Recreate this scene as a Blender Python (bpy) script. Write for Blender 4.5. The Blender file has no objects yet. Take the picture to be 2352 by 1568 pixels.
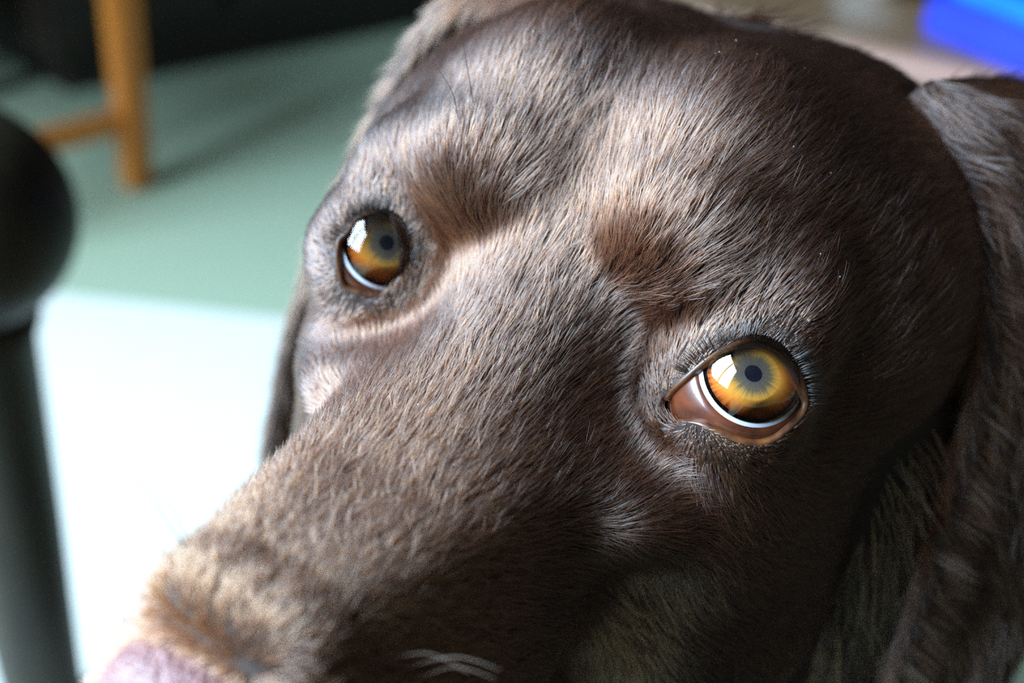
import bpy, bmesh, math, random
import numpy as np
from mathutils import Vector, Matrix

# ------------------------------------------------------------------ camera
scene = bpy.context.scene
COL = scene.collection
FPX = 2487.68                       # focal length in pixels of the 2352 x 1568 frame
CAM_H = 0.66
PITCH, ROLL = math.radians(32), math.radians(6.5)
_sp, _cp = math.sin(PITCH), math.cos(PITCH)
W0 = np.array([[1, 0, 0], [0, -_sp, _cp], [0, -_cp, -_sp]])      # camera (x right, y down, z ahead) -> world
_cr, _sr = math.cos(ROLL), math.sin(ROLL)
C2W = W0 @ np.array([[_cr, _sr, 0], [-_sr, _cr, 0], [0, 0, 1.]])
CAM = np.array([0, 0, CAM_H])
cd = bpy.data.cameras.new('camera')
cam = bpy.data.objects.new('camera', cd); COL.objects.link(cam)
cd.sensor_width = 36.0
cd.lens = FPX / 2352 * 36
cd.clip_start = 0.005; cd.clip_end = 60
_m = np.eye(4); _m[:3, 0] = C2W[:, 0]; _m[:3, 1] = -C2W[:, 1]; _m[:3, 2] = -C2W[:, 2]; _m[:3, 3] = CAM
cam.matrix_world = Matrix(_m.tolist())
cd.dof.use_dof = True
cd.dof.focus_distance = 0.158
cd.dof.aperture_fstop = cd.lens / 4.3
scene.camera = cam
scene.cycles.max_bounces = 4
scene.cycles.use_denoising = False
scene.cycles.sample_clamp_indirect = 2.0
scene.cycles.caustics_reflective = False; scene.cycles.caustics_refractive = False

# ------------------------------------------------------------------ light
scene.view_settings.view_transform = 'Standard'
scene.view_settings.look = 'None'
scene.view_settings.gamma = 1.0
scene.view_settings.use_curve_mapping = False
scene.view_settings.exposure = 0.0
world = bpy.data.worlds.new('sky'); scene.world = world
world.use_nodes = True
_bg = world.node_tree.nodes['Background']
_bg.inputs[0].default_value = (0.74, 0.88, 1.0, 1)
_bg.inputs[1].default_value = 1.0
WIN_X, WIN_Y0, WIN_Y1, WIN_Z0, WIN_Z1 = -1.35, -1.20, 0.66, 0.55, 2.35
wl = bpy.data.lights.new('window_daylight', 'AREA'); wl.shape = 'RECTANGLE'       # overcast sky seen through the window
wl.size = WIN_Z1 - WIN_Z0 - 0.1; wl.size_y = WIN_Y1 - WIN_Y0 - 0.1
wl.color = (0.53, 0.76, 1.0); wl.energy = 415.0
wo = bpy.data.objects.new('window_daylight', wl); COL.objects.link(wo)
wo.location = (WIN_X - 0.075, (WIN_Y0 + WIN_Y1) / 2, (WIN_Z0 + WIN_Z1) / 2)
wo.rotation_euler = (0, math.radians(-90), 0)

# ------------------------------------------------------------------ helpers
def lin(r, g, b):
    f = lambda c: (c / 255 / 12.92) if c / 255 <= 0.04045 else ((c / 255 + 0.055) / 1.055) ** 2.4
    return (f(r), f(g), f(b), 1)

def mat(name, col, rough=0.5, noise=None, spec=0.5, coat=0.0, bump=0.0, scale=30.0, stretch=(1, 1, 1), sheen=0.0):
    m = bpy.data.materials.new(name); m.use_nodes = True
    nt = m.node_tree; b = nt.nodes['Principled BSDF']
    b.inputs['Roughness'].default_value = rough
    b.inputs['Specular IOR Level'].default_value = spec
    b.inputs['Coat Weight'].default_value = coat
    b.inputs['Sheen Weight'].default_value = sheen
    b.inputs['Base Color'].default_value = col
    if noise or bump:
        tc = nt.nodes.new('ShaderNodeTexCoord'); mp = nt.nodes.new('ShaderNodeMapping')
        mp.inputs['Scale'].default_value = stretch
        nt.links.new(tc.outputs['Object'], mp.inputs['Vector'])
        nz = nt.nodes.new('ShaderNodeTexNoise'); nz.inputs['Scale'].default_value = scale
        nz.inputs['Detail'].default_value = 4
        nt.links.new(mp.outputs[0], nz.inputs['Vector'])
        if noise:
            cr = nt.nodes.new('ShaderNodeValToRGB')
            cr.color_ramp.elements[0].color = col; cr.color_ramp.elements[1].color = noise
            cr.color_ramp.elements[0].position = 0.35; cr.color_ramp.elements[1].position = 0.65
            nt.links.new(nz.outputs['Fac'], cr.inputs[0]); nt.links.new(cr.outputs[0], b.inputs['Base Color'])
        if bump:
            bp = nt.nodes.new('ShaderNodeBump'); bp.inputs['Strength'].default_value = bump
            bp.inputs['Distance'].default_value = 0.002
            nt.links.new(nz.outputs['Fac'], bp.inputs['Height']); nt.links.new(bp.outputs[0], b.inputs['Normal'])
    return m

def link(name, me, m=None, parent=None, loc=None, smooth=False):
    o = bpy.data.objects.new(name, me); COL.objects.link(o)
    if m is not None: me.materials.append(m)
    if parent is not None: o.parent = parent
    if loc is not None: o.location = loc
    if smooth: me.shade_smooth()
    return o

def tag(o, label=None, cat=None, group=None, kind=None):
    if label: o['label'] = label
    if cat: o['category'] = cat
    if group: o['group'] = group
    if kind: o['kind'] = kind
    return o

def empty(name, loc, rz=0.0):
    o = bpy.data.objects.new(name, None); COL.objects.link(o)
    o.location = loc; o.rotation_euler = (0, 0, rz); o.empty_display_size = 0.05
    return o

def mesh_from(name, v, f):
    me = bpy.data.meshes.new(name); me.from_pydata([tuple(map(float, p)) for p in v], [], [tuple(map(int, q)) for q in f]); me.update()
    return me

def box_mesh(name, sx, sy, sz, bevel=0.0, seg=2, zbase=True):
    bm = bmesh.new(); bmesh.ops.create_cube(bm, size=1)
    for v in bm.verts:
        v.co = Vector((v.co.x * sx, v.co.y * sy, (v.co.z + (0.5 if zbase else 0)) * sz))
    if bevel: bmesh.ops.bevel(bm, geom=bm.edges[:], offset=bevel, segments=seg, profile=0.5, affect='EDGES')
    me = bpy.data.meshes.new(name); bm.to_mesh(me); bm.free()
    return me

def lathe(name, prof, n=64):
    v, f = [], []
    for r, z in prof:
        for k in range(n):
            a = 2 * math.pi * k / n; v.append((r * math.cos(a), r * math.sin(a), z))
    for i in range(len(prof) - 1):
        for k in range(n):
            f.append((i * n + k, i * n + (k + 1) % n, (i + 1) * n + (k + 1) % n, (i + 1) * n + k))
    f.append(tuple(range(n))[::-1]); f.append(tuple((len(prof) - 1) * n + k for k in range(n)))
    return mesh_from(name, v, f)

def pxdir(px, py):
    d = C2W @ np.array([(px - 1176) / FPX, (py - 784) / FPX, 1.0])
    return d / np.linalg.norm(d)

def at_z(px, py, z):          # where the sight line meets the height z
    d = pxdir(px, py); return CAM + d * (z - CAM[2]) / d[2]

# ------------------------------------------------------------------ room
RX0, RX1, RY0, RY1, RZ = WIN_X, 2.6, -1.9, 2.75, 2.45
M_wall = mat('wall_paint', lin(50, 40, 31), 0.8, lin(45, 36, 28), bump=0.1, scale=60)
M_ceil = mat('ceiling_paint', lin(62, 54, 45), 0.85, lin(58, 50, 42), scale=50)
M_floor = mat('green_floor_covering', lin(156, 168, 140), 0.6, lin(146, 158, 130), bump=0.35, scale=220)
M_white = mat('white_paint', lin(235, 235, 230), 0.4, lin(228, 228, 222), scale=40)

def structure(name, me, m, loc): return tag(link(name, me, m, loc=loc), kind='structure')
structure('floor', box_mesh('floor', RX1 - RX0, RY1 - RY0, 0.05), M_floor, ((RX0 + RX1) / 2, (RY0 + RY1) / 2, -0.05))
structure('ceiling', box_mesh('ceiling', RX1 - RX0, RY1 - RY0, 0.05), M_ceil, ((RX0 + RX1) / 2, (RY0 + RY1) / 2, RZ))
structure('wall_right', box_mesh('wall_right', 0.08, RY1 - RY0, RZ), M_wall, (RX1 + 0.04, (RY0 + RY1) / 2, 0))
structure('wall_back', box_mesh('wall_back', RX1 - RX0, 0.08, RZ), M_wall, ((RX0 + RX1) / 2, RY1 + 0.04, 0))
structure('wall_front', box_mesh('wall_front', RX1 - RX0, 0.08, RZ), M_wall, ((RX0 + RX1) / 2, RY0 - 0.04, 0))
# left wall with the window opening
_v, _f = [], []
def _bx(x0, x1, y0, y1, z0, z1):
    b = len(_v)
    _v.extend([(x, y, z) for x in (x0, x1) for y in (y0, y1) for z in (z0, z1)])
    for q in ((0, 1, 3, 2), (4, 6, 7, 5), (0, 4, 5, 1), (2, 3, 7, 6), (0, 2, 6, 4), (1, 5, 7, 3)): _f.append([b + i for i in q])
_bx(RX0 - 0.1, RX0, RY0, WIN_Y0, 0, RZ); _bx(RX0 - 0.1, RX0, WIN_Y1, RY1, 0, RZ)
_bx(RX0 - 0.1, RX0, WIN_Y0, WIN_Y1, 0, WIN_Z0); _bx(RX0 - 0.1, RX0, WIN_Y0, WIN_Y1, WIN_Z1, RZ)
structure('wall_left', mesh_from('wall_left', _v, _f), M_wall, (0, 0, 0))
win = tag(empty('window_1', (RX0 - 0.05, 0, 0)), kind='structure')
_v, _f = [], []
_wm = (WIN_Y0 + WIN_Y1) / 2
for (y0, y1, z0, z1) in ((WIN_Y0, WIN_Y1, WIN_Z0, WIN_Z0 + 0.05), (WIN_Y0, WIN_Y1, WIN_Z1 - 0.05, WIN_Z1), (WIN_Y0, WIN_Y0 + 0.05, WIN_Z0 + 0.05, WIN_Z1 - 0.05),
                         (WIN_Y1 - 0.05, WIN_Y1, WIN_Z0 + 0.05, WIN_Z1 - 0.05), (_wm - 0.03, _wm + 0.03, WIN_Z0 + 0.05, WIN_Z1 - 0.05)):
    _bx(-0.025, 0.025, y0, y1, z0, z1)
link('window_frame', mesh_from('window_frame', _v, _f), M_white, win)
M_pane = bpy.data.materials.new('window_glass'); M_pane.use_nodes = True
M_pane.node_tree.nodes['Principled BSDF'].inputs['Transmission Weight'].default_value = 1.0
M_pane.node_tree.nodes['Principled BSDF'].inputs['Roughness'].default_value = 0.0
for _y0, _y1 in ((WIN_Y0 + 0.05, _wm - 0.03), (_wm + 0.03, WIN_Y1 - 0.05)):
    link('pane', box_mesh('pane', 0.004, _y1 - _y0, WIN_Z1 - WIN_Z0 - 0.1), M_pane, win, (-0.04, (_y0 + _y1) / 2, WIN_Z0 + 0.05))

# ------------------------------------------------------------------ furniture behind the dog
M_pine = mat('pine_wood', lin(188, 112, 40), 0.45, lin(166, 94, 30), scale=14, stretch=(6, 6, 0.6))
M_dark = mat('dark_stained_wood', lin(38, 26, 18), 0.45, lin(26, 17, 12), scale=12, stretch=(1, 6, 6))
M_post = mat('dark_olive_wood', lin(46, 40, 25), 0.5, lin(33, 28, 17), spec=0.3, scale=16, stretch=(6, 6, 0.8))
M_mat = mat('white_woven_mat', lin(210, 206, 192), 0.7, lin(200, 197, 184), scale=60, stretch=(8, 0.4, 1), bump=0.2)
M_brown = mat('brown_table_wood', lin(116, 88, 62), 0.4, lin(98, 73, 50), scale=10, stretch=(0.6, 7, 7))
M_edge = mat('pale_pink_wood_edge', lin(142, 106, 92), 0.4, lin(128, 94, 80), scale=12, stretch=(0.5, 6, 6))
M_blue = mat('royal_blue_plastic', lin(26, 46, 156), 0.45, lin(23, 42, 148), scale=40)
M_sky = mat('bright_blue_plastic', lin(0, 96, 206), 0.45, lin(0, 90, 198), scale=40)
M_chi = mat('white_glaze', lin(236, 238, 236), 0.15, lin(230, 232, 230), scale=40)

# white mat on the green floor
ma, mb = at_z(45, 704, 0.006), at_z(660, 692, 0.006)
mx0, mx1, my1 = ma[0] - 0.30, mb[0] + 0.10, (ma[1] + mb[1]) / 2
rug = link('floor_mat', box_mesh('floor_mat', mx1 - mx0, my1 - 0.15, 0.006, 0.002), M_mat, loc=((mx0 + mx1) / 2, (my1 + 0.15) / 2, 0.0005))
rug.rotation_euler = (0, 0, 0)
tag(rug, 'white mat lying on the green floor beside the dog', 'mat')

M_bounce_cut = mat('bounce_cut_pile', lin(26, 20, 16), 0.9, lin(18, 14, 11), scale=300, bump=0.6, spec=0.1)  # added dark sheet: cuts floor bounce so the dog's far side stays in shade
cut_rug = link('bounce_cut_rug', box_mesh('bounce_cut_rug', 1.75, 1.75, 0.004, 0.001), M_bounce_cut, loc=(max(mx1 + 0.02, -0.16) + 0.875, -0.28, 0.0003))
tag(cut_rug, 'added dark brown rug under the dog that cuts light bouncing off the floor', 'added bounce blocker')

# pine chair: one leg and a stretcher show
def square_leg(name, w, h, taper, m, parent, loc):
    bm = bmesh.new(); bmesh.ops.create_cube(bm, size=1)
    for v in bm.verts:
        k = w if v.co.z > 0 else w * taper
        v.co = Vector((v.co.x * k, v.co.y * k, (v.co.z + 0.5) * h))
    bmesh.ops.bevel(bm, geom=bm.edges[:], offset=0.004, segments=2, affect='EDGES')
    me = bpy.data.meshes.new(name); bm.to_mesh(me); bm.free()
    return link(name, me, m, parent, loc)
foot = at_z(316, 428, 0.0)
zs = 0.098
far_ = at_z(60, 326, zs); jn = at_z(272, 272, zs)
sdir = far_ - jn; sdir[2] = 0; sdir /= np.linalg.norm(sdir)
chair = tag(empty('wooden_chair', foot + sdir * 0.19, math.atan2(-sdir[1], -sdir[0])), 'pine wooden chair with square legs and a low stretcher', 'chair')
CW, CD, CH = 0.38, 0.42, 0.45
for lx, ly in ((CW / 2, 0), (-CW / 2, 0), (CW / 2, CD), (-CW / 2, CD)):
    square_leg('leg', 0.040, CH - 0.02, 0.85, M_pine, chair, (lx, ly, 0))
for ly in (0,): link('stretcher', box_mesh('stretcher', CW - 0.03, 0.018, 0.032, 0.003), M_pine, chair, (0, ly, zs - 0.016))
for ly in (CD,): link('rear_stretcher', box_mesh('rear_stretcher', CW - 0.03, 0.018, 0.032, 0.003), M_pine, chair, (0, ly, zs + 0.08))
link('seat', box_mesh('seat', CW + 0.05, CD + 0.05, 0.022, 0.006), M_pine, chair, (0, CD / 2, CH - 0.02))
for lx in (CW / 2, -CW / 2): link('back_post', box_mesh('back_post', 0.034, 0.03, 0.42, 0.004), M_pine, chair, (lx, CD, CH + 0.002))
for k in range(3): link('back_slat', box_mesh('back_slat', CW - 0.034, 0.014, 0.055, 0.003), M_pine, chair, (0, CD, CH + 0.12 + 0.11 * k))

# dark sideboard along the back of the view
ca, cb = at_z(130, 232, 0.0), at_z(1000, 56, 0.0)
cdir = cb - ca; cl = np.linalg.norm(cdir) + 0.10; cdir /= np.linalg.norm(cdir); cn = np.array([-cdir[1], cdir[0], 0])
cc_ = ca + cdir * (cl / 2) + cn * 0.2
side_ = tag(empty('sideboard', (cc_[0], cc_[1], 0), math.atan2(cdir[1], cdir[0])), 'dark stained wooden sideboard standing behind the pine chair', 'sideboard')
link('carcass', box_mesh('carcass', cl, 0.40, 0.72, 0.006), M_dark, side_, (0, 0, 0.06))
link('top_board', box_mesh('top_board', cl + 0.04, 0.43, 0.025, 0.005), M_dark, side_, (0, -0.005, 0.781))
link('plinth', box_mesh('plinth', cl - 0.06, 0.36, 0.062, 0.003), M_dark, side_, (0, 0, 0))
for k in range(3):
    dr = link('door', box_mesh('door', cl / 3 - 0.03, 0.018, 0.64, 0.004), M_dark, side_, (-cl / 3 + k * cl / 3, -0.21, 0.10))
    link('knob', lathe('knob', [(0.004, 0), (0.008, 0.006), (0.012, 0.014), (0.009, 0.022), (0.002, 0.025)], 20), M_pine, dr, (cl / 6 - 0.06, -0.008, 0.34)).rotation_euler = (math.radians(90), 0, 0)

# turned post with a ball finial at the left edge of the view
pc = CAM + pxdir(-111, 500) * 0.60
pxm = 0.60 / FPX; br = 251 * pxm * 0.97
post = tag(empty('turned_post', (pc[0], pc[1], 0)), 'dark turned wooden post topped with a round ball finial', 'post')
zb = pc[2]
n0 = zb - br * 0.86
link('ball_finial', lathe('ball_finial', [(br * math.sin(a), zb - br * math.cos(a)) for a in np.linspace(0.52, math.pi - 0.01, 40)], 64), M_post, post, smooth=True)
link('column', lathe('column', [(0.024, 0.03), (0.0245, 0.05), (0.026, 0.12), (0.028, 0.2), (0.030, n0 - 0.02), (0.034, n0 - 0.008), (br * 0.5, n0 + 0.001)], 48), M_post, post, smooth=True)
link('base', lathe('base', [(0.050, 0.0), (0.052, 0.008), (0.048, 0.018), (0.036, 0.026), (0.024, 0.0305)], 48), M_post, post, smooth=True)

# low table with a pale rounded edge, right behind the dog
ZT = 0.42
ta, tb = at_z(1380, -12, ZT), at_z(2352, 196, ZT)
tdir = tb - ta; tdir[2] = 0; tdir /= np.linalg.norm(tdir); tn = np.array([-tdir[1], tdir[0], 0])
TL, TD = 1.15, 0.62
tcen = (ta + tb) / 2 + tdir * 0.34 + tn * (TD / 2)
table = tag(empty('low_table', (tcen[0], tcen[1], 0), math.atan2(tdir[1], tdir[0])), 'brown wooden low table with a pale rounded front edge', 'table')
link('tabletop', box_mesh('tabletop', TL, TD - 0.03, 0.024, 0.002), M_brown, table, (0, 0.013, ZT - 0.024))
link('front_edge', box_mesh('front_edge', TL, 0.024, 0.026, 0.011, 5), M_edge, table, (0, -TD / 2 + 0.014, ZT - 0.025), smooth=True)
for lx in (-TL / 2 + 0.06, TL / 2 - 0.06):
    for ly in (-TD / 2 + 0.08, TD / 2 - 0.06): square_leg('leg', 0.05, ZT - 0.026, 0.8, M_brown, table, (lx, ly, 0))
# blue plastic box and a white dish on the table
bx_ = at_z(2090, 66, ZT); bx2 = at_z(2352, 182, ZT)
bd = bx2 - bx_; bd[2] = 0; bd /= np.linalg.norm(bd); bn = np.array([-bd[1], bd[0], 0])
BL, BW, BH = 0.26, 0.17, 0.034
bc = bx_ + bd * (BL / 2) + bn * (BW / 2)
bbox = tag(empty('plastic_box', (bc[0], bc[1], ZT), math.atan2(bd[1], bd[0])), 'flat royal blue plastic box with a brighter blue lid on the table', 'box')
def rounded_slab(name, sx, sy, sz, rad, bev):
    bm = bmesh.new(); vs = []
    for qx, qy, a0 in ((1, 1, 0), (-1, 1, 90), (-1, -1, 180), (1, -1, 270)):
        for k in range(9):
            a = math.radians(a0 + k * 90 / 8); vs.append(bm.verts.new((qx * (sx / 2 - rad) + rad * math.cos(a), qy * (sy / 2 - rad) + rad * math.sin(a), 0)))
    f = bm.faces.new(vs); r = bmesh.ops.extrude_face_region(bm, geom=[f])
    bmesh.ops.translate(bm, verts=[g for g in r['geom'] if isinstance(g, bmesh.types.BMVert)], vec=(0, 0, sz))
    bmesh.ops.bevel(bm, geom=[e for e in bm.edges if abs(e.verts[0].co.z - e.verts[1].co.z) < 1e-6], offset=bev, segments=3, affect='EDGES')
    bmesh.ops.recalc_face_normals(bm, faces=bm.faces[:])
    me = bpy.data.meshes.new(name); bm.to_mesh(me); bm.free(); return me
link('tray', rounded_slab('tray', BL, BW, BH, 0.022, 0.004), M_blue, bbox, (0, 0, 0.0005))
link('lid', rounded_slab('lid', BL - 0.016, BW - 0.016, 0.016, 0.018, 0.004), M_sky, bbox, (0.002, 0.003, BH + 0.0005))
dc = at_z(2020, -22, ZT)
dish = tag(empty('dish', (dc[0], dc[1], ZT + 0.001)), 'small white glazed dish on the table beside the blue box', 'dish')
link('bowl', lathe('bowl', [(0.018, 0), (0.020, 0.003), (0.035, 0.010), (0.045, 0.022), (0.043, 0.0225), (0.033, 0.012), (0.016, 0.006)], 40), M_chi, dish, smooth=True)

# ------------------------------------------------------------------ the dog: camera-fitted head frame (mm; x = dog's left, y = back, z = up)
HR = np.array([[0.8717, 0.4285, 0.2377], [0.349, -0.2024, -0.915], [-0.344, 0.8806, -0.326]])
_u, _s, _vt = np.linalg.svd(HR); HR = _u @ _vt
HT = np.array([6.1954, -4.3604, 178.0852])
def h2w(P): return CAM + (np.asarray(P) @ HR.T + HT) @ C2W.T * 0.001
def w2h(P): return ((np.asarray(P) - CAM) @ C2W * 1000 - HT) @ HR
HC = -HR.T @ HT                                   # camera in the head frame
def hray(px, py):
    d = HR.T @ np.array([(px - 1176) / FPX, (py - 784) / FPX, 1.0]); return d / np.linalg.norm(d)
HM = C2W @ HR                                     # head axes -> world axes

EYE = {1: np.array([32.9, -1.0, -0.6]), -1: np.array([-34.6, -0.3, -0.9])}
ER = 10.6

def ell(P, c, r):
    q = (P - np.asarray(c)) / np.asarray(r, float); k0 = np.sqrt((q * q).sum(-1)) + 1e-9
    k1 = np.sqrt(((q / np.asarray(r, float)) ** 2).sum(-1)) + 1e-9
    return k0 * (k0 - 1) / k1
def cap(P, a, b, ra, rb, sx=1.0, p=2.0):
    a = np.asarray(a, float).copy(); b = np.asarray(b, float).copy()
    P = P * np.array([1 / sx, 1, 1])
    ab = b - a; t = np.clip(((P - a) @ ab) / (ab @ ab), 0, 1)
    return (np.abs(P - a - t[..., None] * ab) ** p).sum(-1) ** (1 / p) - (ra + (rb - ra) * t)
def smin(a, b, k):
    h = np.clip(0.5 + 0.5 * (b - a) / k, 0, 1)
    return b + (a - b) * h - k * h * (1 - h)
def smax(a, b, k): return -smin(-a, -b, k)

PRIMS = [
    ('cranium', 'S', [17.8, 66.5, 5.1, 45.9, 67.8, 44.9], 30),
    ('domes', 'S', [13.6, 22.9, 22.3, 21.3, 24.5, 25.5], 10),
    ('muzzle', 'B', [2.0, -29.0, -67.1, -28.8, 23.9, 11.2], 16),
    ('stop', 'C', [-28.6, -20.3, 4.8, 10.5, 8.8, 10.8], 12),
    ('lips', 'S', [11.0, -47.9, -47.7, 13.4, 30.4, 18.4], 12),
    ('maxilla', 'S', [27.4, -3.5, -20.0, 9.0, 16.7, 6.2], 12),
    ('cheekbone', 'S', [35.7, 28.9, -22.0, 13.8, 35.1, 17.5], 12),
    ('cheek', 'S', [31.4, 40.5, -48.4, 23.7, 43.6, 33.8], 14),
    ('jaw', 'C', [22.0, -72.0, -56.0, -60.0, 22.0, 14.0], 10),
    ('brows', 'S', [29.6, 5.7, 13.9, 13.2, 9.5, 9.5], 8),
]
def sdf(P):
    d = None
    for name, kind, v, k in PRIMS:
        if kind == 'S':
            c, r = np.array(v[:3]), np.array(v[3:])
            e = smin(ell(P, c, r), ell(P, c * [-1, 1, 1], r), 6)
        else: e = cap(P, (0, v[0], v[1]), (0, v[2], v[3]), v[4], v[5], 1.1, 3.5 if kind == 'B' else 2.0)
        d = e if d is None else smin(d, e, k)
    for s in (1, -1):
        d = smin(d, ell(P, EYE[s], (ER + 0.5,) * 3), 9)                   # eyelid mounds
    for s in (1, -1): d = smin(d, ell(P, (16.5 * s, 1, 19.5), (11, 10, 9.5)), 6)    # brow tufts
    d = smax(d, -cap(P, (-1, -15, 12), (0, -1, 34), 0.6, 1.2), 6)                # furrow of the forehead
    return d

# the head is sampled star-wise about a point inside the skull: AL = angle from the nose direction, TH = turn about it
AL = np.radians(np.concatenate([np.arange(1.0, 46, 0.3), np.arange(46, 152, 0.7)])); NTH = 360
TH = np.radians(np.arange(NTH) - 180.0)
ORG = np.array([0, 24.0, -17.0])
def surf(al, th):
    al = np.asarray(al, float); th = np.asarray(th, float)
    d = np.stack([np.sin(al) * np.sin(th), -np.cos(al), np.sin(al) * np.cos(th)], -1)
    r = np.full(al.shape, 140.0)
    for _ in range(70):
        r = np.maximum(r - sdf(ORG + d * r[..., None]) * 0.75, 0.5)
    return ORG + d * r[..., None]
def param(P):
    q = P - ORG; return np.arccos(-q[..., 1] / np.linalg.norm(q, axis=-1)), np.arctan2(q[..., 0], q[..., 2])

_Y, _T = np.meshgrid(AL, TH, indexing='ij')
GRID = surf(_Y, _T)
NY = len(AL)

# eyelid openings traced as closed loops, set on the eyeball
LID = {1: [(1512, 958), (1545, 908), (1590, 866), (1640, 826), (1690, 799), (1735, 791), (1778, 805), (1812, 838), (1834, 882), (1843, 920), (1833, 950),
           (1805, 978), (1772, 1001), (1738, 1010), (1700, 1004), (1655, 986), (1610, 966), (1560, 962)],
       -1: [(884, 676), (908, 640), (920, 595), (917, 540), (900, 509), (872, 496), (843, 499), (820, 514), (803, 540), (786, 556), (782, 590), (786, 625), (797, 653), (829, 665), (858, 672)]}
def lid_pts(s, n=240, rad=None):
    P = np.array(LID[s], float); m = len(P); out = []
    rad = rad or ER + 0.5
    for k in range(n):
        t = k * m / n; i = int(t); u = t - i
        p0, p1, p2, p3 = P[(i - 1) % m], P[i % m], P[(i + 1) % m], P[(i + 2) % m]
        p = 0.5 * (2 * p1 + (p2 - p0) * u + (2 * p0 - 5 * p1 + 4 * p2 - p3) * u * u + (3 * p1 - p0 - 3 * p2 + p3) * u ** 3)
        d = hray(*p); oc = EYE[s] - HC; b = d @ oc; h = b * b - (oc @ oc - rad * rad)
        out.append(HC + d * (b - math.sqrt(max(h, 0))))
    return np.array(out)

V, F, FM = [], [], []        # body mesh (head frame mm), faces, material index
V.extend(GRID.reshape(-1, 3).tolist())
blocks = {}
for s in (1, -1):
    lp = lid_pts(s); y, th = param(lp)
    i0, i1 = int(np.searchsorted(AL, y.min())) - 8, int(np.searchsorted(AL, y.max())) + 8
    td = np.degrees(th) + 180
    j0, j1 = int(np.floor(td.min())) - 14, int(np.ceil(td.max())) + 15
    blocks[s] = (i0, i1, j0, j1)
hole = np.zeros((NY - 1, NTH), bool)
for s in blocks:
    i0, i1, j0, j1 = blocks[s]; hole[i0:i1, j0:j1] = True
for i in range(NY - 1):
    for j in range(NTH):
        if hole[i, j]: continue
        j2 = (j + 1) % NTH
        F.append((i * NTH + j, i * NTH + j2, (i + 1) * NTH + j2, (i + 1) * NTH + j)); FM.append(0)
F.append(tuple(range(NTH))[::-1]); FM.append(0)
RIM = {}
for s in (1, -1):
    i0, i1, j0, j1 = blocks[s]
    loop = [(i0, j) for j in range(j0, j1)] + [(i, j1) for i in range(i0, i1)] + [(i1, j) for j in range(j1, j0, -1)] + [(i, j0) for i in range(i1, i0, -1)]
    N = len(loop)
    outer_idx = [i * NTH + j for i, j in loop]
    oy = np.array([AL[i] for i, j in loop]); ot = np.array([TH[j] for i, j in loop])
    lp = lid_pts(s, 480)
    cen = lp.mean(0); rdir = (lp - EYE[s]); rdir /= np.linalg.norm(rdir, axis=1)[:, None]
    cdir = cen - EYE[s]; cdir /= np.linalg.norm(cdir)
    # tangent frame at the aperture, whitened so that the almond is nearly round
    e1 = np.cross(cdir, (0, 0, 1)); e1 /= np.linalg.norm(e1); e2 = np.cross(e1, cdir)
    def flat(P): return np.stack([(P - cen) @ e1, (P - cen) @ e2], -1)
    L2 = flat(lp); U, S_, Vt = np.linalg.svd(L2 - L2.mean(0), full_matrices=False)
    wh = lambda p: (p - L2.mean(0)) @ Vt.T / S_
    la = np.unwrap(np.arctan2(*wh(L2).T[::-1]))
    O2 = wh(flat(GRID[[i for i, j in loop], [j for i, j in loop]])); oa = np.arctan2(O2[:, 1], O2[:, 0])
    sg = np.sign(la[-1] - la[0]); A = la * sg; A0 = A[0]
    rel = (oa * sg - A0) % (2 * math.pi)
    Aext = np.append(A - A0, 2 * math.pi); Lext = np.vstack([lp, lp[:1]])
    inner = np.stack([np.interp(rel, Aext, Lext[:, k]) for k in range(3)], -1)
    tow = cen - inner; rd = inner - EYE[s]; rd /= np.linalg.norm(rd, axis=1)[:, None]
    tow -= (tow * rd).sum(1)[:, None] * rd; tow /= np.linalg.norm(tow, axis=1)[:, None] + 1e-9
    edge = inner - tow * 0.5 + rd * 0.8                         # outer margin of the eyelid rim
    iy, it = param(edge)
    base_in = surf(iy, it); delta = edge - base_in
    K = 22; prev = outer_idx
    rings = []
    for k in range(1, K + 1):
        t = k / K; t2 = 1 - (1 - t) ** 1.5
        yy = oy * (1 - t2) + iy * t2; tt = ot * (1 - t2) + it * t2
        P = surf(yy, tt) + delta * t2 ** 3.0
        rings.append((P, 0))
    rings.append((edge + tow * 0.45 - rd * 0.15, 1))
    rings.append((inner + rd * 0.25, 1))
    rings.append((inner + tow * 0.1 - rd * 0.35, 1))
    rings.append((inner - tow * 0.8 - rd * 1.6, 1))
    RIM[s] = (edge, inner, rd, tow)
    for P, mi in rings:
        b = len(V); V.extend(P.tolist()); cur = list(range(b, b + N))
        for k in range(N):
            F.append((prev[k], prev[(k + 1) % N], cur[(k + 1) % N], cur[k])); FM.append(mi)
        prev = cur

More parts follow.
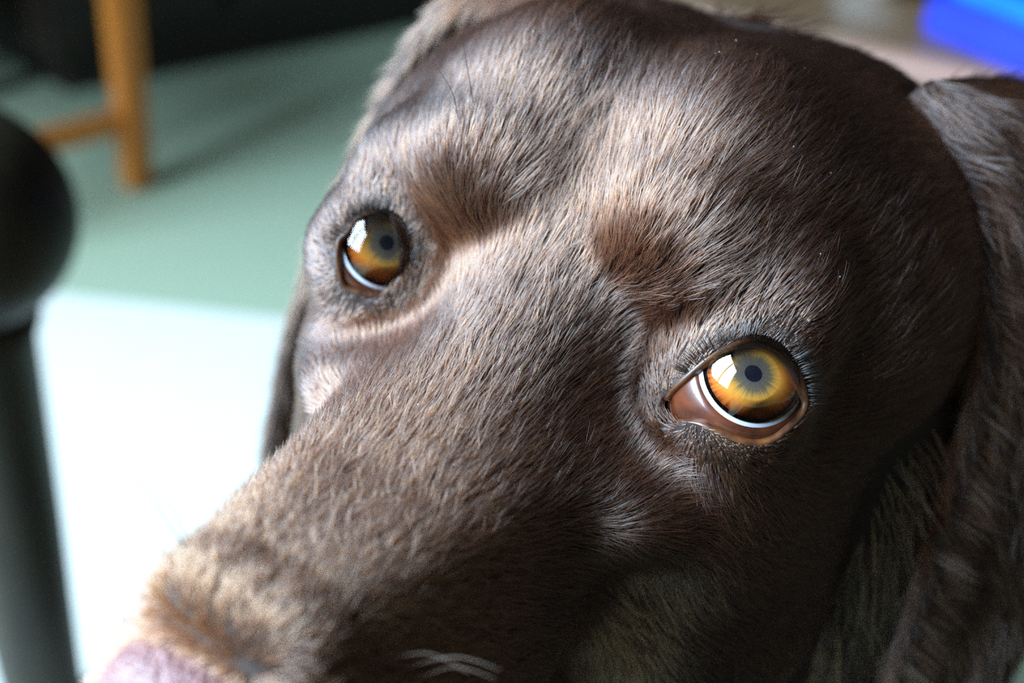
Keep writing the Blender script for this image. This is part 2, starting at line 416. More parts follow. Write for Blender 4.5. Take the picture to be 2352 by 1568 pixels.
# ears: a folded flap hanging from the side of the skull
EF = np.array([(37, 50, 46), (46, 48, 38), (55, 47, 27), (62, 47, 12), (67, 46, -10), (69, 44, -36), (71, 42, -56), (75, 46, -79), (82, 56, -98)], float)
EB = np.array([(40, 102, 46), (57, 106, 45), (72, 106, 32), (83, 104, 8), (90, 101, -20), (92, 96, -46), (92, 87, -70), (90, 76, -92), (84, 60, -101)], float)
EFR = np.array([(37, 50, 46), (52, 50, 43), (62, 50, 32), (69, 50, 14), (75, 50, -4), (80, 50, -27), (82, 50, -54), (81, 50, -84), (80, 58, -104)], float)
EBR = np.array([(40, 100, 46), (56, 100, 42), (66, 98, 30), (70, 96, 8), (72, 95, -20), (74, 92, -46), (75, 85, -70), (76, 76, -92), (79, 62, -104)], float)
def spl(P, t):
    n = len(P) - 1; x = np.clip(np.asarray(t) * n, 0, n - 1e-6); i = x.astype(int); u = (x - i)[..., None]
    g = lambda k: P[np.clip(k, 0, n)]
    p0, p1, p2, p3 = g(i - 1), g(i), g(i + 1), g(i + 2)
    return 0.5 * (2 * p1 + (p2 - p0) * u + (2 * p0 - 5 * p1 + 4 * p2 - p3) * u * u + (3 * p1 - p0 - 3 * p2 + p3) * u ** 3)
EARFACE0 = len(F)
NU, NV = 30, 46
ear_info = []
for s in (1, -1):
    uu, vv = np.meshgrid(np.linspace(0, 1, NU), np.linspace(0, 1, NV), indexing='ij')
    a, b = (spl(EF, vv), spl(EB, vv)) if s == 1 else (spl(EFR, vv), spl(EBR, vv))
    mid = a * (1 - uu[..., None]) + b * uu[..., None]
    bulge = (1.0 if s == 1 else 0.35) * np.sin(np.pi * np.clip(uu, 0, 1)) * (9 * np.sin(np.pi * np.clip(vv * 0.9 + 0.1, 0, 1)) + 2)
    wav = 1.5 * np.sin(vv * 9 + uu * 3)
    mid[..., 0] += bulge + wav * np.sin(np.pi * uu)
    mid[..., 2] += np.sin(np.pi * uu) ** 0.7 * (8 if s == 1 else 3) * np.exp(-((vv - 0.12) / 0.14) ** 2)
    n = np.cross(np.gradient(mid, axis=0), np.gradient(mid, axis=1)); n /= np.linalg.norm(n, axis=-1)[..., None] + 1e-9
    if n[NU // 2, NV // 3, 0] < 0: n = -n
    thick = (1.9 * np.sqrt(np.clip(1 - (2 * uu - 1) ** 6, 0.0, 1)) * np.sqrt(np.clip(1 - vv ** 8, 0.0, 1)) * (1 + 1.3 * np.exp(-(uu / 0.09) ** 2)))[..., None]
    for side in (1, -1):
        P = mid + n * thick * side
        P = P.copy(); P[..., 0] *= s
        bidx = len(V); V.extend(P.reshape(-1, 3).tolist())
        for i in range(NU - 1):
            for j in range(NV - 1):
                q = (bidx + i * NV + j, bidx + (i + 1) * NV + j, bidx + (i + 1) * NV + j + 1, bidx + i * NV + j + 1)
                F.append(q if side * s > 0 else q[::-1]); FM.append(0)
EARFACE1 = len(F)

# neck, chest and body of the sitting dog (world metres), fused by a voxel remesh
def W(p): return h2w(np.array(p, float))
neck0 = W((0, 80, -26)); fwd = np.array([HM[0, 1], HM[1, 1], 0]); fwd /= np.linalg.norm(fwd)      # away from the camera
side = np.array([-fwd[1], fwd[0], 0])
g0 = np.array([*W((0, 62, -16))[:2], 0])
def B(a, b, z): return g0 + fwd * a + side * b + np.array([0, 0, z])
hz = neck0[2]
chain = [([neck0, B(0.05, 0, hz - 0.10), B(0.09, 0, hz - 0.20), B(0.16, 0, hz - 0.30), B(0.26, 0, 0.20), B(0.34, 0, 0.12)], [0.076, 0.090, 0.100, 0.115, 0.12, 0.10])]
for sd in (1, -1):
    chain.append(([B(0.10, 0.07 * sd, hz - 0.26), B(0.08, 0.075 * sd, 0.16), B(0.07, 0.075 * sd, 0.035), B(0.02, 0.078 * sd, 0.024)], [0.055, 0.034, 0.026, 0.026]))
    chain.append(([B(0.34, 0.08 * sd, 0.15), B(0.20, 0.14 * sd, 0.12), B(0.30, 0.15 * sd, 0.035), B(0.16, 0.15 * sd, 0.026)], [0.075, 0.06, 0.03, 0.026]))
chain.append(([B(0.40, 0, 0.08), B(0.50, 0.05, 0.03), B(0.58, 0.14, 0.022)], [0.035, 0.024, 0.018]))
bmv, bmf = [], []
def blob_chain(pts, rad):
    pts = np.array(pts); rad = np.array(rad); n = len(pts) - 1
    t = np.linspace(0, 1, n * 10 + 1)
    C = spl(pts, t); Rr = np.interp(t * n, np.arange(n + 1), rad); m = 20
    # rings plus end domes
    T = np.gradient(C, axis=0); T /= np.linalg.norm(T, axis=1)[:, None]
    up = np.array([0.31, 0.2, 0.93]); ringp = []
    dome = [(math.cos(x), math.sin(x)) for x in np.linspace(0.12, math.pi / 2, 6)[:-1]]
    seq = [(C[0] - T[0] * Rr[0] * c, Rr[0] * s_, T[0]) for c, s_ in dome] + [(C[i], Rr[i], T[i]) for i in range(len(C))] + [(C[-1] + T[-1] * Rr[-1] * c, Rr[-1] * s_, T[-1]) for c, s_ in dome[::-1]]
    b0 = len(bmv)
    for c, r, tt in seq:
        x = np.cross(tt, up); x /= np.linalg.norm(x); y = np.cross(tt, x)
        for k in range(m):
            a = 2 * math.pi * k / m; bmv.append(c + r * (x * math.cos(a) + y * math.sin(a)))
    for i in range(len(seq) - 1):
        for k in range(m):
            bmf.append((b0 + i * m + k, b0 + i * m + (k + 1) % m, b0 + (i + 1) * m + (k + 1) % m, b0 + (i + 1) * m + k))
    bmf.append(tuple(b0 + k for k in range(m))[::-1]); bmf.append(tuple(b0 + (len(seq) - 1) * m + k for k in range(m)))
for pts, rad in chain: blob_chain(pts, rad)
_me = mesh_from('tmp', bmv, bmf)
_o = bpy.data.objects.new('tmp', _me); COL.objects.link(_o)
_r = _o.modifiers.new('r', 'REMESH'); _r.mode = 'VOXEL'; _r.voxel_size = 0.010
_sm = _o.modifiers.new('s', 'SMOOTH'); _sm.iterations = 12; _sm.factor = 0.5
_dg = bpy.context.evaluated_depsgraph_get(); _ev = _o.evaluated_get(_dg); _mm = _ev.to_mesh()
bv = np.empty(len(_mm.vertices) * 3); _mm.vertices.foreach_get('co', bv); bv = bv.reshape(-1, 3)
bf = [tuple(p.vertices) for p in _mm.polygons]
_ev.to_mesh_clear(); bpy.data.objects.remove(_o); bpy.data.meshes.remove(_me)
bv[:, 2] -= bv[:, 2].min() - 0.0045
BODY0 = len(F); _b = len(V)
V.extend(w2h(bv).tolist())
for q in bf: F.append(tuple(_b + i for i in q)); FM.append(0)

VH = np.array(V)
DOG0 = np.array([g0[0], g0[1], 0.0])
VW = h2w(VH) - DOG0
dog = tag(empty('dog', DOG0), 'brown dog with glossy short coat gazing up with amber eyes', 'dog')
M_skin = mat('brown_skin', lin(46, 26, 16), 0.6, lin(36, 20, 12), scale=300)
M_rim = mat('eyelid_rim_skin', lin(104, 60, 29), 0.42, lin(52, 27, 14), scale=420, spec=0.5, coat=0.15)
body_me = mesh_from('body', VW, F)
body = link('body', body_me, M_skin, dog, smooth=True)
body_me.materials.append(M_rim)
body_me.polygons.foreach_set('material_index', FM)

# ------------------------------------------------------------------ eyes
def axes_to(g):          # local z along the gaze, local x roughly to the dog's left
    z = g / np.linalg.norm(g); x = np.array([0, 0, 1.0]); x = np.cross(x, z); x = x / np.linalg.norm(x); y = np.cross(z, x)
    return np.stack([x, y, z], 1)
def shader_eye():
    # sclera: white, with a fine network of veins
    m = mat('sclera', lin(190, 194, 206), 0.22, lin(182, 178, 186), scale=420, coat=0.6)
    # iris
    mi = bpy.data.materials.new('amber_iris'); mi.use_nodes = True; nt = mi.node_tree; b = nt.nodes['Principled BSDF']
    b.inputs['Roughness'].default_value = 0.45
    at = nt.nodes.new('ShaderNodeAttribute'); at.attribute_name = 'polar'       # x = radius 0..1, y = angle
    sep = nt.nodes.new('ShaderNodeSeparateXYZ'); nt.links.new(at.outputs['Vector'], sep.inputs[0])
    nz = nt.nodes.new('ShaderNodeTexNoise'); nz.inputs['Scale'].default_value = 1.0; nz.inputs['Detail'].default_value = 5
    mp = nt.nodes.new('ShaderNodeMapping'); mp.inputs['Scale'].default_value = (1.4, 14, 14)
    cmb = nt.nodes.new('ShaderNodeCombineXYZ')
    sn = nt.nodes.new('ShaderNodeMath'); sn.operation = 'SINE'; cs = nt.nodes.new('ShaderNodeMath'); cs.operation = 'COSINE'
    nt.links.new(sep.outputs[1], sn.inputs[0]); nt.links.new(sep.outputs[1], cs.inputs[0])
    nt.links.new(sep.outputs[0], cmb.inputs[0]); nt.links.new(sn.outputs[0], cmb.inputs[1]); nt.links.new(cs.outputs[0], cmb.inputs[2])
    nt.links.new(cmb.outputs[0], mp.inputs['Vector']); nt.links.new(mp.outputs[0], nz.inputs['Vector'])
    ad = nt.nodes.new('ShaderNodeMath'); ad.operation = 'MULTIPLY_ADD'; ad.inputs[1].default_value = 0.34; ad.inputs[2].default_value = -0.17
    nt.links.new(nz.outputs['Fac'], ad.inputs[0])
    su = nt.nodes.new('ShaderNodeMath'); su.operation = 'ADD'; nt.links.new(sep.outputs[0], su.inputs[0]); nt.links.new(ad.outputs[0], su.inputs[1])
    cr = nt.nodes.new('ShaderNodeValToRGB'); e = cr.color_ramp.elements
    stops = [(0.16, lin(58, 52, 50)), (0.40, lin(82, 70, 52)), (0.54, lin(160, 114, 44)), (0.72, lin(218, 132, 42)), (0.92, lin(204, 98, 26)), (1.0, lin(120, 50, 12))]
    e[0].position, e[0].color = stops[0]; e[1].position, e[1].color = stops[-1]
    for p, c in stops[1:-1]: k = e.new(p); k.color = c
    nt.links.new(su.outputs[0], cr.inputs[0]); nt.links.new(cr.outputs[0], b.inputs['Base Color'])
    mc = bpy.data.materials.new('clear_cornea'); mc.use_nodes = True; nt = mc.node_tree; nt.nodes.clear()
    out = nt.nodes.new('ShaderNodeOutputMaterial'); mx = nt.nodes.new('ShaderNodeMixShader')
    fr = nt.nodes.new('ShaderNodeFresnel'); fr.inputs['IOR'].default_value = 1.6
    tr = nt.nodes.new('ShaderNodeBsdfTransparent'); gl = nt.nodes.new('ShaderNodeBsdfGlossy'); gl.inputs['Roughness'].default_value = 0.015
    nt.links.new(fr.outputs[0], mx.inputs[0]); nt.links.new(tr.outputs[0], mx.inputs[1]); nt.links.new(gl.outputs[0], mx.inputs[2]); nt.links.new(mx.outputs[0], out.inputs[0])
    mp_ = mat('pupil', lin(6, 8, 20), 0.3)
    ml = mat('limbus', lin(20, 13, 10), 0.35)
    mj = mat('conjunctiva', lin(88, 42, 22), 0.32, lin(60, 27, 15), scale=330, coat=0.5)
    return m, mi, mc, mp_, ml, mj
M_scl, M_iris, M_cor, M_pup, M_limb, M_conj = shader_eye()
IRIS_R, LIMB_R = 6.75, 7.4         # mm
PUPIL_PX = {1: (1731, 857), -1: (889, 557)}
GAZE = {}
for s in (1, -1):
    d = hray(*PUPIL_PX[s]); oc = EYE[s] - HC; bq = d @ oc; h = bq * bq - (oc @ oc - 8.3 ** 2)
    g = HC + d * (bq - math.sqrt(h)) - EYE[s]; GAZE[s] = g / np.linalg.norm(g)
def zone(name, rfun, a0, a1, n, m, parent, R3, seg=96, close0=False, smooth=True, attr=False):
    v, f = [], []
    aa = np.linspace(a0, a1, n)
    for a in aa:
        for k in range(seg):
            p = 2 * math.pi * k / seg; r, z = rfun(a); v.append((r * math.cos(p), r * math.sin(p), z))
    for i in range(n - 1):
        for k in range(seg): f.append((i * seg + k, (i + 1) * seg + k, (i + 1) * seg + (k + 1) % seg, i * seg + (k + 1) % seg))
    if close0: f.append(tuple(range(seg)))
    P = (np.array(v) @ R3.T) @ HM.T * 0.001
    me = mesh_from(name, P, f)
    if attr:
        at = me.attributes.new('polar', 'FLOAT_VECTOR', 'POINT')
        vv = np.array(v); rr = np.hypot(vv[:, 0], vv[:, 1]) / IRIS_R; an = np.arctan2(vv[:, 1], vv[:, 0])
        at.data.foreach_set('vector', np.stack([rr, an, rr * 0], -1).ravel())
    return link(name, me, m, parent, smooth=smooth)
for s in (1, -1):
    R3 = axes_to(GAZE[s])
    eo = empty('eye', h2w(EYE[s]) - DOG0); eo.parent = dog
    eo['label'] = 'amber eye in sharp focus' if s == 1 else 'amber eye farther back with bright window glints'
    al = math.asin(LIMB_R / ER)
    z0 = ER * math.cos(al)
    zone('sclera', lambda a: (ER * math.sin(a), ER * math.cos(a)), al, math.pi - 0.02, 40, M_scl, eo, R3)
    zone('limbus', lambda a: (a, z0 - 0.05 - (LIMB_R - a) * 0.15), IRIS_R - 0.2, LIMB_R + 0.05, 5, M_limb, eo, R3)
    zi = z0 - 0.05 - (LIMB_R - IRIS_R) * 0.15
    io = zone('iris', lambda a: (a, zi + 0.8 * (1 - (a / IRIS_R) ** 2)), 1.32, IRIS_R, 14, M_iris, eo, R3, attr=True)
    zone('pupil', lambda a: (a, zi + 0.76), 0.02, 1.36, 4, M_pup, eo, R3, close0=True)
    # cornea: bulging clear cap
    rc = 7.9; cc = z0 - math.sqrt(rc * rc - (LIMB_R + 0.12) ** 2)
    zone('cornea', lambda a: (rc * math.sin(a), cc + rc * math.cos(a)), 0.005, math.asin((LIMB_R + 0.12) / rc), 24, M_cor, eo, R3, close0=True)
    b2 = al + 0.062
    # conjunctiva hugs the ball beyond the white, with a soft raised edge
    def conj(a, b2=b2):
        t = min(1.0, (a - b2) / 0.08); r = ER - 0.1 + 0.5 * math.sqrt(max(t, 0)); return (r * math.sin(a), r * math.cos(a))
    zone('conjunctiva', conj, b2, 2.2, 40, M_conj, eo, R3)

# ------------------------------------------------------------------ nose leather and whiskers
def nose_mesh():
    v, f = [], []; n, m = 28, 40
    c = np.array([0, -76.0, -36.0]); r = np.array([13.0, 10.5, 11.0])
    for i in range(n + 1):
        a = math.pi * i / n
        for k in range(m):
            p = 2 * math.pi * k / m
            q = np.array([math.sin(a) * math.sin(p), -math.cos(a), math.sin(a) * math.cos(p)])
            q = np.sign(q) * np.abs(q) ** 0.85
            P = c + q * r
            for sd in (1, -1):                                   # nostrils
                w = math.exp(-(((P[0] - sd * 7.5) / 3.0) ** 2 + ((P[2] + 40) / 2.6) ** 2)); P = P + np.array([0, 5.0 * w if q[1] < 0 else 0, 0])
            w = math.exp(-(P[0] / 1.0) ** 2) if P[2] < -38 and q[1] < 0 else 0
            v.append(P + np.array([0, 1.0 * w, 0]))
    for i in range(n):
        for k in range(m): f.append((i * m + k, i * m + (k + 1) % m, (i + 1) * m + (k + 1) % m, (i + 1) * m + k))
    return mesh_from('nose', h2w(np.array(v)) - DOG0, f)
M_nose = mat('nose_leather', lin(126, 84, 80), 0.38, lin(104, 66, 62), scale=900, bump=0.5)
link('nose', nose_mesh(), M_nose, dog, smooth=True)

def skin_hit(px, py):
    d = hray(px, py); t = np.arange(60, 260, 0.25); q = sdf(HC + d * t[:, None]); i = int(np.argmax(q < 0.2)) if (q < 0.2).any() else int(np.argmin(q))
    return HC + d * t[i], t[i]
M_whisk_d = mat('dark_whisker', lin(30, 16, 10), 0.35); M_whisk_p = mat('pale_whisker', lin(104, 84, 68), 0.4)
def whisker(pix, m, rad, reach=1.0):
    root, t0 = skin_hit(*pix[0]); pts = [root]
    for i, p in enumerate(pix[1:]):
        pts.append(HC + hray(*p) * (t0 - reach * 4.0 * (i + 1)))
    t = np.linspace(0, 1, 25); C = spl(np.array(pts), t); T = np.gradient(C, axis=0); T /= np.linalg.norm(T, axis=1)[:, None]
    v, f = [], []
    for c, tt, k in zip(C, T, t):
        x = np.cross(tt, (0.3, 0.5, 0.8)); x /= np.linalg.norm(x); y = np.cross(tt, x); r = rad * (1 - 0.9 * k)
        for j in range(6):
            a = j * math.pi / 3; v.append(c + r * (x * math.cos(a) + y * math.sin(a)))
    for i in range(24):
        for j in range(6): f.append((i * 6 + j, i * 6 + (j + 1) % 6, (i + 1) * 6 + (j + 1) % 6, (i + 1) * 6 + j))
    return link('whisker', mesh_from('whisker', h2w(np.array(v)) - DOG0, f), m, dog, smooth=True)
for pix, m, rad in (([(1052, 285), (1040, 215), (996, 143)], M_whisk_d, 0.10), ([(1090, 255), (1075, 165), (1062, 88)], M_whisk_d, 0.10), ([(1062, 300), (1050, 262), (1028, 224)], M_whisk_d, 0.06),
                    ([(432, 1268), (345, 1140), (266, 1035)], M_whisk_p, 0.11), ([(436, 1262), (390, 1160), (310, 1090)], M_whisk_p, 0.09), ([(400, 1310), (362, 1250), (325, 1195)], M_whisk_p, 0.08),
                    ([(322, 1440), (260, 1412), (195, 1422)], M_whisk_p, 0.10), ([(900, 1545), (1040, 1508), (1150, 1538)], M_whisk_p, 0.10), ([(920, 1575), (1040, 1532), (1140, 1560)], M_whisk_p, 0.10),
                    ([(870, 1520), (980, 1500), (1080, 1545)], M_whisk_p, 0.09)):
    whisker(pix, m, rad)

# ------------------------------------------------------------------ fur
FUR = True
def head_lift(P):
    l = np.interp(P[:, 1], [-80, -45, -20], [0.9, 0.65, 0.30])
    for s in (1, -1):
        r = (P - np.array([16.5 * s, -8, 21])) / np.array([9, 12, 9]); l = l + 0.55 * np.exp(-(r * r).sum(1))
    return l
rng = np.random.default_rng(7)
M_fur = bpy.data.materials.new('brown_fur'); M_fur.use_nodes = True
nt = M_fur.node_tree; nt.nodes.clear()
_out = nt.nodes.new('ShaderNodeOutputMaterial'); _hb = nt.nodes.new('ShaderNodeBsdfHairPrincipled')
_hb.parametrization = 'COLOR'
_hb.inputs['Roughness'].default_value = 0.33; _hb.inputs['Radial Roughness'].default_value = 0.6
_hb.inputs['IOR'].default_value = 1.9; _hb.inputs['Coat'].default_value = 0.0
_at = nt.nodes.new('ShaderNodeAttribute'); _at.attribute_name = 'tint'
nt.links.new(_at.outputs['Color'], _hb.inputs['Color']); nt.links.new(_hb.outputs[0], _out.inputs[0])

def vnoise(P, scale, seed):
    r = np.random.default_rng(seed); tab = r.normal(size=(32, 32, 32, 3)).astype(np.float32)
    q = P * scale; i = np.floor(q).astype(int); u = q - i; u = u * u * (3 - 2 * u)
    out = 0
    for dx in (0, 1):
        for dy in (0, 1):
            for dz in (0, 1):
                w = (u[:, 0] if dx else 1 - u[:, 0]) * (u[:, 1] if dy else 1 - u[:, 1]) * (u[:, 2] if dz else 1 - u[:, 2])
                out = out + w[:, None] * tab[(i[:, 0] + dx) % 32, (i[:, 1] + dy) % 32, (i[:, 2] + dz) % 32]
    return out

# triangles of the body mesh in the head frame
body_me.calc_loop_triangles()
nt_ = len(body_me.loop_triangles)
TRI = np.empty(nt_ * 3, np.int32); body_me.loop_triangles.foreach_get('vertices', TRI); TRI = TRI.reshape(-1, 3)
TPO = np.empty(nt_, np.int32); body_me.loop_triangles.foreach_get('polygon_index', TPO)
FMa = np.array(FM)
vn = np.empty(len(VH) * 3); body_me.vertex_normals.foreach_get('vector', vn); VN = vn.reshape(-1, 3) @ HM
A_, B_, C_ = VH[TRI[:, 0]], VH[TRI[:, 1]], VH[TRI[:, 2]]
area = np.linalg.norm(np.cross(B_ - A_, C_ - A_), axis=1) / 2
ctr = (A_ + B_ + C_) / 3

def eye_dist(P, s):      # distance to the eyelid margin loop
    e = RIM[s][0][::3]; out = np.full(len(P), 99.0)
    near = np.linalg.norm(P - EYE[s], axis=1) < 45
    Q = P[near]; d = np.full(len(Q), 99.0)
    for p in e: d = np.minimum(d, np.linalg.norm(Q - p, axis=1))
    out[near] = d; return out

def flow(P, N):
    d = np.zeros_like(P); d[:, 1] = 1.0
    ax = np.abs(P[:, 0]); sx = np.sign(P[:, 0])
    front = np.clip(-N[:, 1] * 1.6, 0, 1)
    d[:, 2] += front * np.clip((P[:, 2] + 14) / 14, 0, 1) * 1.1                       # up the brow
    d[:, 2] -= np.clip((-14 - P[:, 2]) / 34, 0, 1) * 0.75                             # down the cheeks and lips
    d[:, 0] += sx * np.clip((ax - 8) / 34, 0, 1) * np.interp(P[:, 2], [-30, 10, 40], [0.25, 0.55, 0.8])
    for s in (1, -1):
        r = P - EYE[s]; dist = np.linalg.norm(r, axis=1) + 1e-6
        w = np.exp(-((dist - 11) / 10).clip(0) ** 2)
        side = r / dist[:, None]
        lat = side[:, 0] * s
        side[:, 0] = s * np.maximum(lat, 0.0) + s * 0.30 * (side[:, 2] > 0)
        side[:, 1] = np.maximum(side[:, 1], 0) + 0.2
        low = side[:, 2] < 0
        side[low, 2] *= 0.8
        wm = w * np.interp(lat, [-0.9, -0.2], [0.25, 1.0])
        d = d * (1 - 0.8 * wm)[:, None] + side * (1.1 * wm)[:, None]
    d += vnoise(P, 0.05, 3) * 0.12 + vnoise(P, 0.16, 4) * 0.10
    return d

def ear_flow(P, N):
    top = np.interp(P[:, 2], [-20, 30], [0.0, 1.0])
    d = np.zeros_like(P); d[:, 2] = -1.0 + 0.15 * top; d[:, 1] = 0.33 + 0.2 * top; d[:, 0] = np.sign(P[:, 0]) * 0.3 * top
    fr = np.clip((63 - P[:, 1]) / 14, 0, 1)[:, None] * (P[:, :1] > 0)          # hair sweeps outward over the rolled front edge
    d = d * (1 - fr) + fr * np.array([[0.95, -0.30, -0.30]]); d += vnoise(P, 0.08, 5) * 0.22
    return d

def grow(mask, density, name, kind, flowf, length, lift, rad, use_sdf, npts=5, dens_w=None):
    w = area * mask
    if dens_w is not None: w = w * dens_w
    n = int(w.sum() * density)
    cs = np.cumsum(w); t = np.searchsorted(cs, rng.random(n) * cs[-1]); t = np.clip(t, 0, nt_ - 1)
    a = rng.random(n); b = rng.random(n); fl = a + b > 1; a[fl] = 1 - a[fl]; b[fl] = 1 - b[fl]; c = 1 - a - b
    i = TRI[t]
    P = VH[i[:, 0]] * c[:, None] + VH[i[:, 1]] * a[:, None] + VH[i[:, 2]] * b[:, None]
    N = VN[i[:, 0]] * c[:, None] + VN[i[:, 1]] * a[:, None] + VN[i[:, 2]] * b[:, None]
    N /= np.linalg.norm(N, axis=1)[:, None] + 1e-9
    L = length(P) * rng.uniform(0.65, 1.2, n)
    D = flowf(P, N); D -= (D * N).sum(1)[:, None] * N; D /= np.linalg.norm(D, axis=1)[:, None] + 1e-9
    # clumps: strands lean together towards nearby centres
    D += vnoise(P, 0.6, 11) * 0.20 + rng.normal(size=(n, 3)) * (np.interp(P[:, 1], [-60, -25], [0.32, 0.11])[:, None] if kind == 'head' else 0.12)
    pts = [P - N * 0.3]; q = P.copy(); step = L / (npts - 1)
    lf = (lift(P) if callable(lift) else lift) * rng.uniform(0.5, 1.5, n)
    fly = rng.random(n) < 0.006; lf[fly] *= 2.0; L[fly] *= 0.8; step = L / (npts - 1)
    for k in range(1, npts):
        t_ = k / (npts - 1)
        up = lf * (1.0 - 0.75 * t_)
        v = D + N * up[:, None]; v /= np.linalg.norm(v, axis=1)[:, None]
        q = q + v * step[:, None]
        if use_sdf:
            e = 0.5
            s0 = sdf(q)
            tgt = np.minimum(0.35 + lf * L * 0.5 * t_, 3.0)
            gx = np.stack([sdf(q + np.eye(3)[m] * e) - s0 for m in range(3)], -1) / e
            gx /= np.linalg.norm(gx, axis=1)[:, None] + 1e-9
            push = np.where(fly, 0, np.clip(tgt - s0, -1.2, 2.5))
            near_lid = np.minimum(eye_dist(P, 1), eye_dist(P, -1)) < 5 if k == 1 else near_lid
            push = np.where(near_lid, np.clip(push, 0, 0.0), push)
            q = q + gx * push[:, None] * 0.6
            N = gx
            D -= (D * N).sum(1)[:, None] * N; D /= np.linalg.norm(D, axis=1)[:, None] + 1e-9
        pts.append(q.copy())
    X = np.stack(pts, 1)
    Xw = h2w(X.reshape(-1, 3)) - DOG0
    hc = bpy.data.hair_curves.new(name); hc.add_curves([npts] * n)
    hc.attributes['position'].data.foreach_set('vector', Xw.astype(np.float32).ravel())
    tp = np.linspace(0, 1, npts)
    rp = rad * (1 - 0.85 * tp ** 2) * 0.001
    R_ = (rp[None, :] * rng.uniform(0.75, 1.3, n)[:, None]).astype(np.float32)
    ra = hc.attributes.get('radius') or hc.attributes.new('radius', 'FLOAT', 'POINT'); ra.data.foreach_set('value', R_.ravel())
    v = rng.uniform(0.35, 1.5, n); pale = rng.random(n)
    c0 = np.array(lin(42, 19, 8)[:3]); c1 = np.array(lin(106, 58, 29)[:3])
    nz = np.clip(0.5 + 0.5 * vnoise(P, 0.05, 21)[:, 0], 0, 1)
    mixv = np.clip(0.25 * nz + 0.5 * (pale > 0.8), 0, 1)[:, None]
    if kind == 'head':                                            # golden-brown muzzle, its tint lifted paler in place of light falling there
        mixv = np.clip(mixv + np.interp(P[:, 1], [-66, -48, -22], [0.42, 0.36, 0.0])[:, None], 0, 1.2)
    colr = (c0 * (1 - mixv) + c1 * mixv) * v[:, None]
    ta = hc.attributes.new('tint', 'FLOAT_COLOR', 'CURVE')
    ta.data.foreach_set('color', np.concatenate([colr, np.ones((n, 1))], 1).astype(np.float32).ravel())
    hc.materials.append(M_fur)
    o = bpy.data.objects.new(name, hc); COL.objects.link(o); o.parent = dog; o['kind'] = 'stuff'
    print('FUR', name, n)
    return o

is_head = (TPO < EARFACE0); is_ear = (TPO >= EARFACE0) & (TPO < EARFACE1); is_body = TPO >= BODY0
skin = FMa[TPO] == 0
ed = np.minimum(eye_dist(ctr, 1), eye_dist(ctr, -1))
nose_bare = (ctr[:, 1] < -76) & (ctr[:, 2] > -48) & (ctr[:, 2] < -27) & (np.abs(ctr[:, 0]) < 12)
headmask = (is_head & skin & ~nose_bare).astype(float)
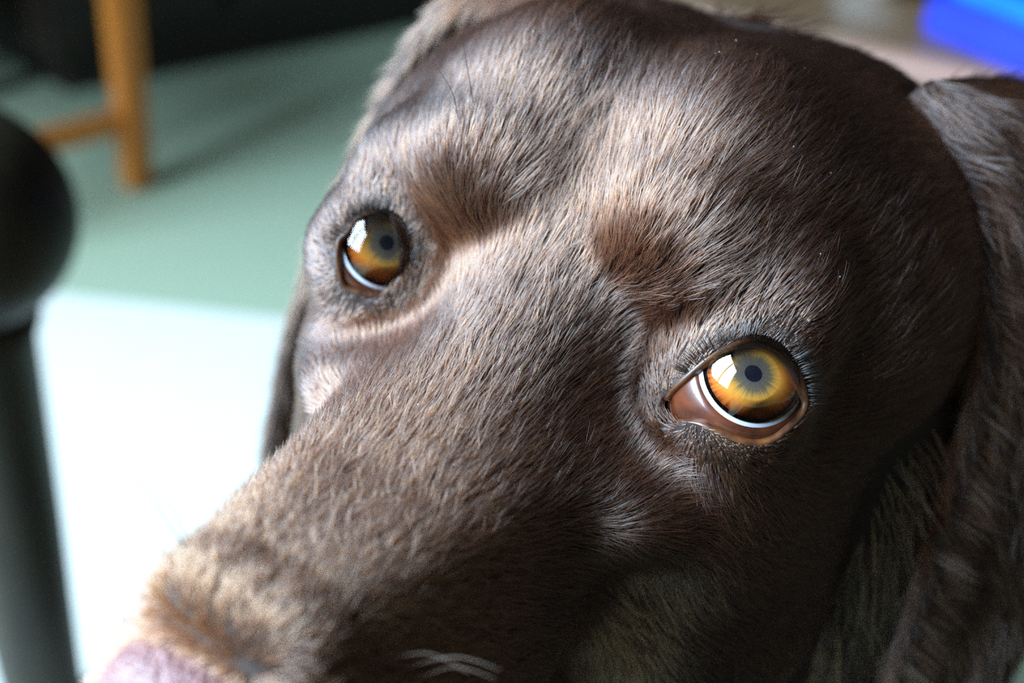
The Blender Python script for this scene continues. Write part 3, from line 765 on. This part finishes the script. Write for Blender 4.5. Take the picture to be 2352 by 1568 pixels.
# thinner where the photo's side never sees it: under the jaw and behind the ears
dw = np.where(ctr[:, 2] < -75, 0.25, 1.0) * np.where(ctr[:, 1] > 75, 0.4, 1.0)
def head_len(P):
    e = np.minimum(eye_dist(P, 1), eye_dist(P, -1))
    L = np.interp(P[:, 1], [-90, -60, -20, 10, 60, 110], [2.2, 3.2, 5.0, 7.5, 10, 13])
    return L * np.interp(e, [0, 2, 12], [0.22, 0.35, 1.0])
if FUR:
    grow(headmask, 8.0, 'fur', 'head', flow, head_len, head_lift, 0.07, True, dens_w=dw)
    grow(is_ear.astype(float), 5.0, 'fur', 'ear', ear_flow, lambda P: np.full(len(P), 9.0), 0.25, 0.06, False)
    outside = np.ones(nt_); outside[is_body] = sdf(ctr[is_body]) > 3
    grow(is_body.astype(float) * outside, 0.35, 'fur', 'body', lambda P, N: (np.tile(np.array([[0, 0.5, -0.8]]), (len(P), 1)) + vnoise(P, 0.03, 6) * 0.3), lambda P: np.full(len(P), 20.0), 0.16, 0.12, False)
    # dark lashes along the upper lids
    LX, LN = [], []
    for s in (1, -1):
        edge, inner, rd, tow = RIM[s]
        up = np.where(edge[:, 2] > inner[:, 2].mean() + 1.0)[0]
        seg = np.linalg.norm(np.roll(edge, -1, 0) - np.roll(edge, 1, 0), axis=1)[up]; k = rng.choice(up, 420, p=seg / seg.sum()); e = edge[k]; out = -tow[k]
        e = e + out * rng.uniform(0, 1.1, len(k))[:, None] + rng.normal(size=(len(k), 3)) * 0.15
        L = rng.uniform(1.8, 3.4, len(k))[:, None]
        d0 = rd[k] * 0.9 + out * 0.5 + rng.normal(size=(len(k), 3)) * 0.15; d0[:, 0] += s * 0.3
        pts = [e - rd[k] * 0.3]; q = e
        for j in range(1, 5):
            v = d0 + out * 0.28 * j; v /= np.linalg.norm(v, axis=1)[:, None]; q = q + v * L / 4; pts.append(q)
        LX.append(np.stack(pts, 1))
    LX = np.concatenate(LX); n = len(LX)
    hc = bpy.data.hair_curves.new('eyelashes'); hc.add_curves([5] * n)
    hc.attributes['position'].data.foreach_set('vector', (h2w(LX.reshape(-1, 3)) - DOG0).astype(np.float32).ravel())
    ra = hc.attributes.get('radius') or hc.attributes.new('radius', 'FLOAT', 'POINT')
    ra.data.foreach_set('value', np.tile((0.06 * (1 - 0.85 * np.linspace(0, 1, 5)) * 0.001).astype(np.float32), n))
    ta = hc.attributes.new('tint', 'FLOAT_COLOR', 'CURVE')
    ta.data.foreach_set('color', np.tile(np.array([*lin(22, 12, 7)[:3], 1], np.float32), n))
    hc.materials.append(M_fur)
    o = bpy.data.objects.new('eyelashes', hc); COL.objects.link(o); o.parent = dog; o['kind'] = 'stuff'
    # pale flecks of dust caught in the coat
    cand = np.where(is_head & skin & (ed > 8) & (ctr[:, 1] > -40) & (ctr[:, 1] < 45) & (ctr[:, 2] > -10) & (ctr[:, 0] > -25))[0]
    pick = rng.choice(cand, 90, p=area[cand] / area[cand].sum()); v, f = [], []
    for c_, n_ in zip(ctr[pick], VN[TRI[pick, 0]]):
        b0 = len(v); r = rng.uniform(0.05, 0.14)
        for q in ((1, 0, 0), (-1, 0, 0), (0, 1, 0), (0, -1, 0), (0, 0, 1), (0, 0, -1)): v.append(c_ + n_ * 1.3 + np.array(q) * r * rng.uniform(0.6, 1.4, 3))
        for q in ((0, 2, 4), (2, 1, 4), (1, 3, 4), (3, 0, 4), (2, 0, 5), (1, 2, 5), (3, 1, 5), (0, 3, 5)): f.append([b0 + i for i in q])
    o = link('dust_flecks', mesh_from('dust_flecks', h2w(np.array(v)) - DOG0, f), mat('pale_dust', lin(220, 216, 208), 0.8), dog); o['kind'] = 'stuff'
